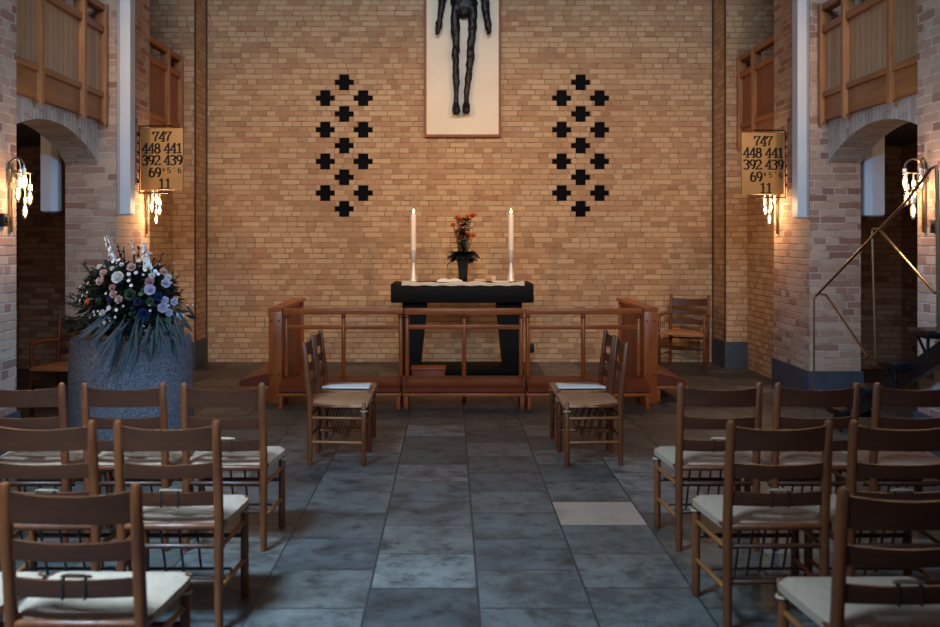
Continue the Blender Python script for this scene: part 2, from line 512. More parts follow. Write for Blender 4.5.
# cross windows
names_col = ('left', 'middle', 'right')
ords = ('topmost', 'second from top', 'third from top', 'fourth from top', 'lowest')
for side, ci, k, x, z in crosses:
    bm = BM()
    poly = [(-HN, -1.5 * CS), (HN, -1.5 * CS), (HN, -.5 * CS), (HW, -.5 * CS), (HW, .5 * CS), (HN, .5 * CS), (HN, 1.5 * CS), (-HN, 1.5 * CS), (-HN, .5 * CS), (-HW, .5 * CS), (-HW, -.5 * CS), (-HN, -.5 * CS)]
    prism(bm, [(p[0] * .985, p[1] * .985) for p in poly], 'Y', .0, .02)
    o = obj('cross_window', bm, M['darkglass'], smooth=False)
    o.location = (x, YR + .045, z)
    last = 3 if ci != 1 else 4
    w = 'lowest' if k == last else ords[k]
    tag(o, 'black cross-shaped opening in the brick wall %s of the crucifix, %s column, %s' % (side, names_col[ci], w), 'cross window', 'dark crosses in the back wall')

# ------------------------------------------------------------------ galleries
def gallery(s, y0, y1, posts, board, label, endpost):
    t = thing('gallery_parapet', label, 'gallery parapet', (s * GX, y0, 2.72))
    L = y1 - y0
    def bx(*a, bev=.006):
        b = BM(); x0, x1 = sorted((a[0] * s, a[1] * s)); box(b, x0, x1, *a[2:], bev); return b
    obj('fascia_board', bx(-.01, .05, 0, L, 0, .215, bev=.004), M['galleryframe'], t)
    obj('lower_rail', bx(-.03, .05, 0, L, .215, .27), M['galleryframe'], t)
    obj('board_panel', bx(0, .03, 0, L, .27, .83, bev=0), board, t, smooth=False)
    obj('middle_rail', bx(-.035, .05, 0, L, .83, .90), M['galleryframe'], t)
    obj('top_rail', bx(-.04, .06, 0, L, 1.04, 1.10), M['galleryframe'], t)
    for y in posts:
        b = BM(); w = .026
        poly = [(-.055 * s, -.02), (-.055 * s, 1.10), (.05 * s, 1.10), (.05 * s, .0), (-.02 * s, -.01), (-.045 * s, -.055)]
        prism(b, poly, 'Y', y - y0 - w, y - y0 + w)
        obj('post', b, M['gallerypost'], t, smooth=False)
    return t
gallery(-1, 6.9, 9.09, (7.0, 7.63, 8.52, 9.05), M['galleryboard'], 'pale boarded timber gallery front above the arch behind the flowers, at top left', True)
gallery(1, 6.9, 9.09, (7.0, 7.63, 8.52, 9.05), M['galleryboard'], 'pale boarded timber gallery front above the arch behind the stair handrail, at top right', True)
gallery(-1, 10.11, 11.66, (10.16, 11.08, 11.62), M['galleryboard_lamplit'], 'lamp-tinted orange-brown timber gallery front above the hymn board left of the altar', True)
gallery(1, 10.11, 11.66, (10.16, 11.08, 11.62), M['galleryboard_lamplit'], 'lamp-tinted orange-brown timber gallery front above the hymn board right of the altar', True)

# ------------------------------------------------------------------ tall casings on the pillars
def casing(x0, x1, y0, y1, z0, z1, s, label):
    """x0 is the wall side"""
    t = thing('wall_mounted_casing', label, 'wall casing', ((x0 + x1) / 2, (y0 + y1) / 2, z0), 0, 'tall white casings on the pillars')
    w = abs(x1 - x0) / 2; d = (y1 - y0) / 2; k = 1 if x1 > x0 else -1
    b = BM()
    prism(b, [(-w * k, -d * .35), (-w * k * .35, -d), (w * k, -d), (w * k, d), (-w * k, d)], 'Z', 0, z1 - z0)
    obj('casing_body', b, M['white'], t, smooth=False)
    b = BM(); box(b, -w + .012, w - .012, -d + .012, d - .012, -.012, 0.0); obj('end_cap', b, M['casing_side'], t)
casing(-3.318, -3.175, 9.06, 9.2, 1.83, 5.6, -1, 'tall white vertical casing on the nave corner of the left pillar, left of the hymn board')
casing(3.318, 3.19, 9.06, 9.2, 1.80, 5.6, 1, 'tall white vertical casing on the nave corner of the right pillar, right of the hymn board')
casing(-3.885, -4.03, 9.06, 9.2, 1.86, 2.7, -1, 'white casing inside the left arch behind the wall lamp')
casing(3.85, 4.02, 9.06, 9.2, 1.82, 2.7, 1, 'white casing inside the right arch behind the wall lamp')

# ------------------------------------------------------------------ wall lamps
def bulb_bm(x, y, z):
    b = BM()
    lathe(b, [(.008, z + .055), (.015, z + .045), (.022, z + .015), (.021, z - .012), (.013, z - .042), (.004, z - .062), (.001, z - .066)][::-1], 12, x, y)
    return b
def sconce(wallx, y, label, group='wall lamps with hanging bulbs'):
    s = 1 if wallx < 0 else -1
    t = thing('wall_lamp', label, 'wall lamp', (wallx, y, 1.64), 0 if s > 0 else PI, group)
    b = BM(); box(b, 0, .022, -.02, .02, 0, .50, .005); obj('back_bar', b, M['brass'], t)
    b = BM(); box(b, .0, .035, -.045, .045, .36, .46, .006); obj('wall_bracket', b, M['brass'], t)
    bulbs = [(.13, -.045, .365), (.145, .02, .25), (.06, .05, .36), (.075, -.02, .28), (.105, .03, .155)]
    arms = [(.13, -.045), (.06, .05)]
    for (ax, ay) in arms:
        b = BM(); pts = [(.015, ay * .3, .44)]
        for k in range(9):
            a = PI - PI * k / 8
            pts.append((.015 + (ax - .015) * (1 - math.cos(PI * k / 8)) / 2, ay * (.3 + .7 * k / 8), .48 + .055 * math.sin(a)))
        pts.append((ax, ay, .45))
        tube(b, pts, .0075, 8); obj('gooseneck_arm', b, M['brass'], t)
    b = BM(); ring = [(.1 + .06 * math.cos(2 * PI * k / 20), .005 + .06 * math.sin(2 * PI * k / 20), .43) for k in range(21)]
    tube(b, ring, .004, 6); obj('ring', b, M['brass'], t)
    for (x, yy, z) in bulbs:
        b = BM(); tube(b, [(x, yy, z + .055), (x, yy, z + .062), (x, yy, z + .10)], [.014, .015, .015], 10)
        if z + .10 < .43: tube(b, [(x, yy, z + .09), (x, yy, .432)], .004, 6)
        h = obj('bulb_holder', b, M['silver'], t)
        gb = obj('bulb', bulb_bm(x, yy, z), M['bulbglass'], t)
        b = BM(); lathe(b, [(.002, z - .042), (.009, z - .02), (.0115, z), (.009, z + .022), (.003, z + .045)], 10, x, yy); obj('filament', b, M['bulb'], gb)
    lt = bpy.data.lights.new('wall_lamp_light', 'POINT'); lt.energy = 14; lt.color = (1, .62, .30); lt.shadow_soft_size = .07
    lo = bpy.data.objects.new('wall_lamp_light', lt); C.objects.link(lo); lo.location = (wallx + s * .20, y, 1.92)
    return t, lt
sconce(-PX0, 6.88, 'brass wall lamp with hanging lit bulbs at the far left edge, on the near pillar')
sconce(PX0, 6.88, 'brass wall lamp with hanging lit bulbs beside the stair handrail at right')
fl = [sconce(-PX0, 9.96, 'lit wall lamp just below the left hymn board'), sconce(PX0, 9.96, 'lit wall lamp just below the right hymn board')]
for _, l in fl: l.energy = 30

for s, lab, yy, zz in ((1, 'black light switch on the near right pillar below the wall lamp', 6.72, 1.68), (-1, 'black light switch at the left picture edge below the wall lamp', 6.77, 1.73)):
    t = thing('light_switch', lab, 'switch', (s * PX0, yy, zz))
    b = BM(); a, c = sorted((0, -s * .035)); box(b, a, c, -.035, .035, -.045, .045, .005); obj('switch_box', b, M['blackiron'], t)
    b = BM(); a, c = sorted((-s * .035, -s * .043)); box(b, a, c, -.012, .012, -.02, .02, .002); obj('rocker', b, M['steel'], t)

# ------------------------------------------------------------------ hymn boards
def arcp(cx, cy, rx, ry, a0, a1, n=14):
    return [(cx + rx * math.cos(math.radians(a0 + (a1 - a0) * k / n)), cy + ry * math.sin(math.radians(a0 + (a1 - a0) * k / n))) for k in range(n + 1)]
GL = {
    '7': [[(.04, .76), (.04, .95), (.60, .95), (.30, .45), (.24, 0)]],
    '4': [[(.46, 0), (.46, 1), (.02, .28), (.66, .28)], [(.28, .02), (.62, .02)]],
    '8': [arcp(.32, .74, .21, .23, 0, 360, 20), arcp(.32, .26, .26, .26, 0, 360, 20)],
    '1': [[(.12, .84), (.32, .97), (.32, 0)], [(.10, .02), (.54, .02)]],
    '3': [arcp(.28, .74, .24, .23, 150, -90), arcp(.28, .26, .28, .26, 90, -150)],
    '9': [arcp(.32, .68, .25, .29, 0, 360, 20), arcp(.20, .62, .37, .60, 10, -75)],
    '6': [arcp(.32, .30, .25, .29, 0, 360, 20), arcp(.44, .38, .37, .60, 190, 105)],
    '2': [arcp(.30, .72, .25, .25, 160, -30), [(.50, .58), (.04, .03), (.60, .03), (.60, .16)]],
    '5': [[(.56, .96), (.12, .96), (.10, .54)], arcp(.28, .30, .28, .29, 140, -150)],
    'v': [[(.02, .9), (.30, .1), (.56, .9)]],
    "'": [[(.3, .95), (.3, .6)]],
}
def numerals(s, size, cx, cz, y):
    """heavy printed figures: thick uprights, thin level strokes"""
    b = BM(); adv = .65; w, t_ = .205, .11
    x0 = -len(s) * adv / 2 + .06
    def q(pts): b.faces.new([b.verts.new((cx + px * size, y, cz + (pz - .5) * size)) for px, pz in pts])
    for k, ch in enumerate(s):
        for st in GL[ch]:
            for (ax, az), (bx_, bz) in zip(st, st[1:]):
                ax2, bx2 = ax + x0 + k * adv, bx_ + x0 + k * adv
                q([(ax2 - w / 2, az - t_ / 2), (ax2 + w / 2, az - t_ / 2), (ax2 + w / 2, az + t_ / 2), (ax2 - w / 2, az + t_ / 2)])
                if abs(az - bz) > 1e-4: q([(ax2 - w / 2, az), (ax2 + w / 2, az), (bx2 + w / 2, bz), (bx2 - w / 2, bz)])
                q([(ax2, az - t_ / 2), (bx2, bz - t_ / 2), (bx2, bz + t_ / 2), (ax2, az + t_ / 2)])
    bmesh.ops.recalc_face_normals(b, faces=b.faces)
    for f in b.faces:
        if f.normal.y > 0: f.normal_flip()
    bmesh.ops.solidify(b, geom=b.faces[:], thickness=.0012)
    return b
def hymn_board(s, z0, label):
    x = s * (PX0 - .255)
    t = thing('hymn_board', label, 'hymn board', (x, 9.7, z0), s * math.radians(5), 'hymn boards on the pillars')
    b = BM(); box(b, -.222, .222, -.012, .012, 0, .63, .004); obj('board', b, M['numboard'], t)
    b = BM(); e = s * .24
    tube(b, [(-s * .1, 0, .655), (e, 0, .655), (e, 0, -.03), (-s * .06, 0, -.03)], .008, 8)
    tube(b, [(e, 0, .56), (s * .27, .01, .56)], .008, 8); tube(b, [(e, 0, .08), (s * .27, .01, .08)], .008, 8)
    for q in range(6):
        tube(b, [(e, 0, .08 + q * .095), (e + s * .018, -.01, .12 + q * .095)], .007, 6)
    obj('iron_bracket', b, M['blackiron'], t)
    lines = [('747', .0, .545, .100), ('448', -.114, .425, .099), ('441', .118, .425, .099), ('392', -.114, .305, .099), ('439', .118, .305, .099),
             ('69', -.075, .18, .099), ('v', .02, .205, .045), ('5', .075, .20, .055), ("'", .13, .21, .045), ('6', .185, .20, .055), ('11', .03, .065, .100)]
    for body, lx, lz, sz in lines:
        obj('hymn_number', numerals(body, sz, lx, lz, -.0135), M['ink'], t, smooth=False)
hymn_board(-1, 2.09, 'ochre hymn number board on the left pillar, above the left lamp')
hymn_board(1, 2.045, 'ochre hymn number board on the right pillar, above the right lamp')

# ------------------------------------------------------------------ crucifix
t = thing('crucifix_panel', 'tall cream panel with a thin dark bronze figure hung above the altar', 'crucifix', (.036, YR, 2.896))
b = BM(); box(b, -.494, .494, -.085, 0, 0, 2.75, .004); obj('backing_frame', b, M['frame'], t)
b = BM(); box(b, -.462, .462, -.10, -.08, .03, 2.72, .003); obj('panel', b, M['cream'], t)
def skin_mesh(verts, edges, root=0, sub=2):
    me = bpy.data.meshes.new('s'); me.from_pydata([v[:3] for v in verts], edges, [])
    o = bpy.data.objects.new('s', me); C.objects.link(o)
    o.modifiers.new('k', 'SKIN'); sv = me.skin_vertices[0].data
    for i, v in enumerate(verts):
        sv[i].radius = (v[3], v[3] if len(v) < 5 else v[4]); sv[i].use_root = (i == root)
    m = o.modifiers.new('d', 'SUBSURF'); m.levels = sub; m.render_levels = sub
    dg = bpy.context.evaluated_depsgraph_get()
    r = bpy.data.meshes.new_from_object(o.evaluated_get(dg))
    bpy.data.objects.remove(o); bpy.data.meshes.remove(me)
    return r
def fp(px, py, dy=0):
    p = at(px, py, 12.1); return (p.x - .036, -.19 + dy, p.z - 2.896)
V = []; E = []
def add(p, r, link=None, r2=None):
    V.append((*p, r, r2 if r2 else r)); i = len(V) - 1
    if link is not None: E.append((link, i))
    return i
pel = add(fp(464, 6), .10, None, .06)
bel = add(fp(464, -14), .095, pel, .06)
che = add(fp(463.5, -38, -.02), .13, bel, .075)
cht = add(fp(463.5, -56, -.02), .13, che, .07)
nek = add(fp(463.5, -68, -.03), .05, cht)
hd1 = add(fp(463.5, -76, -.06), .07, nek)
hd2 = add(fp(463.5, -88, -.07), .075, hd1)
for sg, pts in ((-1, [(455.5, 8, .075), (455.2, 28, .062), (455.8, 46, .048), (455.6, 54, .055), (455.5, 64, .045), (456.2, 78, .046), (456.2, 95, .035), (456.2, 104, .038)]),
                (1, [(473.0, 8, .075), (472.2, 28, .062), (470.8, 46, .048), (470.6, 54, .055), (469.8, 64, .045), (468.2, 78, .046), (466.6, 95, .035), (466.0, 104, .038)])):
    pr = pel
    for k, (x, y, r) in enumerate(pts):
        pr = add(fp(x, y, -.02 if k in (3,) else 0), r * 1.0, pr)
    pr = add(fp(pts[-1][0] + sg * .5, 110, -.03), .058, pr); pr = add(fp(pts[-1][0] + sg * .3, 115.5, -.06), .050, pr)
    x0 = 463.5
    pr = cht
    sx = [(x0 + sg * 15, -54, .06), (x0 + sg * 18.5, -38, .045), (x0 + sg * 20, -20, .038), (x0 + sg * 20.5, -8, .042), (x0 + sg * 21.5, 6, .038), (x0 + sg * 23.5, 19, .028), (x0 + sg * 24.5, 26, .034), (x0 + sg * 25.2, 31, .026)]
    if sg < 0: sx[-1] = (437.8, 31, .026)
    for x, y, r in sx: pr = add(fp(x, y, -.02), r * 1.45, pr)
    hand = pr
    for q in (-1.6, -.5, .6, 1.6):
        f1 = add(fp(sx[-1][0] + q, 33.5, -.03), .010, hand); add(fp(sx[-1][0] + q * 1.05, 36.2 - abs(q) * .3, -.04), .008, f1)
    th = add(fp(sx[-1][0] - sg * 2.6, 28.5, -.05), .011, hand - 1 if False else hand); add(fp(sx[-1][0] - sg * 3.2, 31.5, -.06), .008, th)
me = skin_mesh(V, E, 0, 3)
from mathutils import noise as mn
nrms = [v.normal.copy() for v in me.vertices]
newco = []
for v, nr in zip(me.vertices, nrms):
    q = v.co * 12
    newco.append(v.co + nr * (.014 * mn.noise(q) + .006 * mn.noise(q * 2.7)))
me.vertices.foreach_set('co', [c for q in newco for c in q])
me.materials.clear(); me.materials.append(M['bronze'])
me.polygons.foreach_set('use_smooth', [True] * len(me.polygons))
fo = bpy.data.objects.new('bronze_figure', me); C.objects.link(fo); fo.parent = t
b = BM(); p = Vector(fp(464, 4))
bmesh.ops.create_icosphere(b, subdivisions=4, radius=1.0)
for v in b.verts:
    c = v.co.copy(); q = c * 3.2
    k = 1 + .16 * mn.noise(q) + .08 * mn.noise(q * 2.6)
    v.co = p + Vector((c.x * .165 * (1 - .28 * max(0, -c.z)), c.y * .085, c.z * .175)) * k
obj('loincloth', b, M['bronze'], t)
b = BM()
for hx in (-.07, .07):
    tube(b, [(hx, -.15, .3), (hx, -.08, .3)], .012, 8)
    tube(b, [(hx, -.20, 1.9), (hx, -.08, 1.9)], .012, 8)
obj('fixing_pin', b, M['blackiron'], t)

# ------------------------------------------------------------------ altar
AY0, AY1 = 11.0, 11.75; A0 = .016
t = thing('altar_table', 'black stone altar table with two tapering legs behind the rail', 'altar', (A0, (AY0 + AY1) / 2, 0))
d = (AY1 - AY0) / 2
b = BM(); box(b, -.828, .828, -d, d, .848, 1.068, .008); obj('table_top', b, M['altar'], t)
for s in (-1, 1):
    b = BM(); prism(b, [(s * .69, .08), (s * .70, .848), (s * .41, .848), (s * .49, .08)], 'Y', -d + .1, d - .1); obj('leg', b, M['altar'], t, smooth=False)
b = BM(); box(b, -.72, .72, -d + .05, d - .05, 0, .08, .006); obj('base_slab', b, M['altar'], t)
TOPZ = 1.068
b = BM()
nx, ny = 60, 8; g = []
for i in range(nx + 1):
    row = []
    for j in range(ny + 1):
        u = -.70 + 1.42 * i / nx
        v = (-.392, -.386, -.37, -.34, -.31, -.28, -.1, .08, .2)[j]
        z = (-.020, .004, .020, .022, .010, .006, .006, .006, .006)[j]
        if j in (2, 3): z += .006 * math.sin(i * .55) + .007 * math.sin(i * .21 + 1)
        if j == 0: z += .004 * math.sin(i * .7)
        row.append(b.verts.new((u, v, z)))
    g.append(row)
for i in range(nx):
    for j in range(ny): b.faces.new((g[i][j], g[i + 1][j], g[i + 1][j + 1], g[i][j + 1]))
bmesh.ops.solidify(b, geom=b.faces[:], thickness=-.004)
cl = obj('altar_cloth', b, M['cloth']); cl.location = (A0, 11.38, TOPZ + .001)
tag(cl, 'white linen cloth lying along the top of the black altar', 'altar cloth')
def candlestick(px, label, clabel):
    x = at(px, 0, 11.3).x
    t = thing('candlestick', label, 'candlestick', (x, 11.3, TOPZ + .016), 0, 'silver candlesticks on the altar')
    b = BM(); lathe(b, [(.052, 0), (.052, .012), (.048, .02), (.034, .11), (.022, .20), (.020, .222)], 24); obj('base', b, M['silver'], t)
    b = BM(); lathe(b, [(.020, .222), (.027, .25), (.033, .30), (.037, .372), (.034, .372), (.033, .350)], 24); obj('cup', b, M['silver'], t)
    c = thing('altar_candle', clabel, 'candle', (x, 11.3, TOPZ + .016 + .352), 0, 'lit white candles on the altar')
    b = BM(); lathe(b, [(.029, 0), (.032, .02), (.032, .43), (.029, .445), (.014, .44)], 24); obj('wax_body', b, M['candle'], c)
    b = BM(); tube(b, [(0, 0, .44), (.001, 0, .46)], .003, 6); obj('wick', b, M['ink'], c)
    b = BM(); lathe(b, [(.002, .455), (.011, .467), (.012, .478), (.006, .498), (.001, .515)], 12); obj('flame', b, M['flame'], c)
    lt = bpy.data.lights.new('candle_light', 'POINT'); lt.energy = 1.2; lt.color = (1, .6, .3); lt.shadow_soft_size = .02
    lo = bpy.data.objects.new('candle_light', lt); C.objects.link(lo); lo.location = (x, 11.25, TOPZ + .95)
candlestick(413.6, 'polished silver candlestick on the left end of the altar', 'lit white candle left of the altar flowers')
candlestick(511.0, 'polished silver candlestick on the right end of the altar', 'lit white candle right of the altar flowers')

# flowers helpers
def petal(b, base, direction, up, L, W, cup):
    """a curved petal from base along direction, bending to up"""
    dn = Vector(direction).normalized(); u = Vector(up).normalized(); s = dn.cross(u).normalized()
    rows = []
    for i, (t_, w) in enumerate(((0, .25), (.35, .8), (.7, 1.0), (1.0, .55))):
        c = Vector(base) + dn * L * t_ * (1 - .25 * t_) + u * cup * t_ * t_
        rows.append([b.verts.new(c + s * W * w * k - u * (0 if k == 0 else -.12 * W) ) for k in (-1, 0, 1)])
    for a, c in zip(rows, rows[1:]):
        for k in range(2): b.faces.new((a[k], a[k + 1], c[k + 1], c[k]))
def perp(n):
    n = Vector(n).normalized(); a = n.cross(Vector((0, 0, 1)))
    if a.length < .1: a = n.cross(Vector((1, 0, 0)))
    a.normalize(); return a, n.cross(a).normalized()
def rose(c, n, r):
    b = BM(); a1, a2 = perp(n); n = Vector(n).normalized(); c = Vector(c)
    for ring, (cnt, ll, ww, cp, offs) in enumerate(((6, 1.0, .55, .35, 0), (5, .72, .48, .62, .1), (4, .45, .36, .72, .14), (3, .2, .22, .6, .16))):
        for k in range(cnt):
            a = 2 * PI * (k + .5 * ring) / cnt + rnd.uniform(-.15, .15)
            petal(b, c + n * offs * r, a1 * math.cos(a) + a2 * math.sin(a), n, r * ll, r * ww, r * cp)
    return b
def blossom(c, n, r):
    b = BM(); a1, a2 = perp(n); n = Vector(n).normalized(); c = Vector(c)
    for k in range(6):
        a = 2 * PI * k / 6 + rnd.uniform(-.1, .1)
        petal(b, c, a1 * math.cos(a) + a2 * math.sin(a), n, r, r * .5, r * .3)
    lathe_c = bmesh.ops.create_icosphere(b, subdivisions=1, radius=r * .22)
    for v in lathe_c['verts']: v.co += c + n * r * .12
    return b
def leaf(b, base, d, up, L, W, bend=.2):
    d = Vector(d).normalized(); up = Vector(up).normalized(); s = d.cross(up)
    if s.length < .05: s = d.cross(Vector((1, .2, 0)))
    s.normalize(); base = Vector(base); rows = []
    for t_, w in ((0, .15), (.25, .8), (.55, 1), (.8, .6), (1, .05)):
        c = base + d * L * t_ - up * bend * L * t_ * t_
        rows.append([b.verts.new(c + s * W * w * k + up * (abs(k) * W * .25)) for k in (-1, 0, 1)])
    for a, c in zip(rows, rows[1:]):
        for k in range(2): b.faces.new((a[k], a[k + 1], c[k + 1], c[k]))

# altar vase with orange flowers
vx = at(463, 0, 11.43).x
t = thing('flower_vase', 'dark vase of orange flowers at the middle of the altar', 'vase of flowers', (vx, 11.43, TOPZ + .010))
b = BM(); lathe(b, [(.050, 0), (.055, .01), (.053, .06), (.060, .16), (.077, .27), (.084, .30), (.076, .30), (.070, .27)], 20); obj('vase', b, M['vase'], t)
b = BM()
for k in range(120):
    a = rnd.uniform(0, 2 * PI); e = rnd.uniform(-.35, .8)
    leaf(b, (.04 * math.cos(a), .04 * math.sin(a), .29 + rnd.uniform(0, .04)), (math.cos(a) * math.cos(e), math.sin(a) * math.cos(e), math.sin(e)), (0, 0, 1), rnd.uniform(.09, .17), .036, .42)
for k in range(300):
    z = rnd.uniform(.32, .76); a = rnd.uniform(0, 2 * PI); r = rnd.uniform(.01, .03 + .13 * (z - .3))
    leaf(b, (r * math.cos(a), r * math.sin(a), z), (math.cos(a), math.sin(a), rnd.uniform(-.2, .8)), (0, 0, 1), rnd.uniform(.04, .075), .017)
obj('foliage', b, M['leaf'], t)
b = BM(); tips = []
for k in range(15):
    a = rnd.uniform(0, 2 * PI); r = rnd.uniform(.02, .13); z = rnd.uniform(.46, .80)
    tip = (r * math.cos(a), r * math.sin(a), z); tips.append(tip)
    tube(b, [(0, 0, .26), (tip[0] * .4, tip[1] * .4, z * .6), tip], .004, 5)
obj('stem', b, M['stemgreen'], t)
for tip in tips[:13] + [(.125, -.03, .79), (.05, -.05, .77), (-.04, -.06, .74)]:
    obj('flower', rose(tip, (tip[0] * 2, -.5 + tip[1], .5), .040), M['flower_orange'], t)

# small things on the altar
def small(name, px, D, w, dd, h, mat, label, cat, rz=0, z=TOPZ + .018):
    b = BM(); box(b, -w / 2, w / 2, -dd / 2, dd / 2, 0, h, min(.004, h * .2)); o = obj(name, b, mat)
    o.location = (at(px, 0, D).x, D, z); o.rotation_euler = (0, 0, rz); return tag(o, label, cat)
# open book
bk = thing('open_book', 'open white book lying on the altar in front of the vase', 'book', (at(449.5, 0, 11.2).x, 11.21, TOPZ + .018), .05)
for s in (-1, 1):
    b = BM(); n = 8; top = []; 
    prof = [(0, .004)] + [(s * .15 * k / n, .012 + .026 * math.sin(PI * min(1, k / n * .9 + .12))) for k in range(n + 1)] + [(s * .15, 0), (0, 0)]
    prism(b, prof, 'Y', -.09, .09); obj('page_block', b, M['paper'], bk, smooth=False)
small('wafer_box', 480, 11.22, .14, .1, .03, M['pinkbox'], 'low pale pink box on the altar right of the vase', 'box')
small('square_jar', 493.5, 11.3, .055, .055, .065, M['pinkbox'], 'small square beige jar on the altar near the right candlestick', 'jar')
small('paper_sheet', 500, 11.19, .20, .14, .008, M['paper'], 'white sheet of paper on the altar by the right candlestick', 'paper', .1)

t = thing('footstool', 'low reddish wooden box step standing behind the rail at the left altar leg', 'footstool', (at(428.5, 0, 10.45).x, 10.5, 0))
b = BM(); box(b, -.19, .19, -.13, .13, .15, .18, .005); obj('top_board', b, M['boxwood'], t)
b = BM(); box(b, -.18, .18, -.12, .12, 0, .15, .004); obj('body', b, M['boxwood'], t)
t = thing('wall_socket', 'small dark socket low on the brick wall right of the altar', 'socket', (at(532, 0, YR).x, YR, .13))
b = BM(); box(b, -.025, .025, -.03, 0, 0, .11, .004); obj('socket_plate', b, M['blackiron'], t)

# ------------------------------------------------------------------ altar rail
RY = 9.22
def rail_section(xc, w, label):
    t = thing('altar_rail', label, 'altar rail', (xc, RY, 0), 0, 'front sections of the altar rail')
    h = w / 2
    b = BM(); box(b, -h, h, -.05, .05, .86, .915, .006); obj('top_rail', b, M['railwood'], t)
    b = BM(); box(b, -h + .02, h - .02, -.016, .016, .715, .757, .004); obj('lower_rail', b, M['railwood'], t)
    for x in (-h + .025, 0, h - .025):
        b = BM(); rod(b, (x, 0, 0), (x, 0, .86), .021, 12); p = obj('post', b, M['postwood'], t)
        b = BM(); lathe(b, [(.0225, .825), (.0225, .838)], 12, x, 0); obj('collar', b, M['strap'], p)
    return t
def px_x(px, D): return at(px, 0, D).x
for px0, px1, lab in ((283.5, 403.6, 'left section of the open wooden altar rail, behind the left pair of chairs'), (404.2, 524, 'middle section of the open wooden altar rail, in front of the altar'), (524.8, 641.5, 'right section of the open wooden altar rail, behind the right pair of chairs')):
    a, c = px_x(px0, RY), px_x(px1, RY); rail_section((a + c) / 2, c - a - .006, lab)
def kneeler(xc, yc, w, dp, rz, label, group):
    """local: front at -y"""
    t = thing('kneeler', label, 'kneeler', (xc, yc, 0), rz, group)
    h = w / 2
    b = BM(); n = 14; rings = []
    prof = []
    f, k_ = -dp / 2, dp / 2
    prof = [(f + .012, .150), (f, .165), (f, .195), (f + .02, .213), (0, .248), (k_ - .02, .272), (k_, .262), (k_, .20), (k_, .150)]
    prism(b, prof, 'X', -h + .012, h - .012); obj('cushion', b, M['kneel'], t)
    b = BM(); box(b, -h, h, f - .008, k_, .122, .15, .004); obj('frame', b, M['railwood'], t)
    for sx in (-h + .03, h - .03):
        for sy in (f + .02, k_ - .03):
            b = BM(); box(b, sx - .018, sx + .018, sy - .018, sy + .018, 0, .122, .003); obj('leg', b, M['postwood'], t)
    return t
KD = .30
for px0, px1, lab in ((278, 401.5, 'left of the three leather kneelers along the front of the altar rail'), (403, 525, 'middle leather kneeler along the front of the rail, before the altar'), (526, 650, 'right of the three leather kneelers along the front of the altar rail')):
    a, c = px_x(px0, 8.9), px_x(px1, 8.9); kneeler((a + c) / 2, 9.01, c - a, KD, 0, lab, 'kneelers along the altar rail')
for s, lab, kl in ((-1, 'boarded wooden side return of the altar rail, at its left end', 'leather kneeler along the outer left side of the altar rail'), (1, 'boarded wooden side return of the altar rail, at its right end', 'leather kneeler along the outer right side of the altar rail')):
    t = thing('altar_rail_return', lab, 'altar rail', (s * 1.812, 9.18, 0), 0, 'boarded side returns of the altar rail')
    b = BM(); prism(b, [(-.02, .895), (1.5, .895), (1.5, .925), (-.02, .925)], 'X', -.068, .068); obj('top_board', b, M['railwood'], t, smooth=False)
    b = BM(); a, c = sorted((s * -.02, s * .02)); box(b, a, c, .08, 1.44, .12, .895); obj('board_panel', b, M['panelwood'], t, smooth=False)
    b = BM(); box(b, -.064, .064, -.01, .06, 0, .895, .004); ep = obj('end_post', b, M['postwood'], t)
    for dx in (-.035, .035):
        for z in (.80, .28):
            b = BM(); tube(b, [(dx, -.013, z), (dx, -.008, z)], .009, 10); obj('peg', b, M['strap'], ep)
    b = BM(); box(b, -.05, .05, 1.42, 1.48, 0, .895, .004); obj('back_post', b, M['postwood'], t)
    kneeler(s * 2.035, 9.90, 1.25, .30, s * PI / 2, kl, 'side kneelers of the altar rail')

# ------------------------------------------------------------------ chairs
def slat_bm(z0, z1, half, ybase, bow, dip, yslope):
    b = BM(); n = 14; th = .013; F_ = []
    for i in range(n + 1):
        x = -half + 2 * half * i / n; u = 1 - (x / half) ** 2
        row = []
        for (z, edge) in ((z0, 0), ((z0 + z1) / 2, 0), (z1, 1)):
            zz = z - (dip * u if edge else 0)
            y = ybase(zz) - bow * u
            row.append((b.verts.new((x, y - th / 2, zz)), b.verts.new((x, y + th / 2, zz))))
        F_.append(row)
    for i in range(n):
        for j in range(2):
            a, c, d_, e = F_[i][j], F_[i + 1][j], F_[i + 1][j + 1], F_[i][j + 1]
            b.faces.new((a[0], c[0], d_[0], e[0])); b.faces.new((a[1], e[1], d_[1], c[1]))
        for j in (0, 2):
            a, c = F_[i][j], F_[i + 1][j]; b.faces.new((a[0], a[1], c[1], c[0]))
    for i in (0, n):
        for j in range(2):
            a, e = F_[i][j], F_[i][j + 1]; b.faces.new((a[0], e[0], e[1], a[1]))
    return b
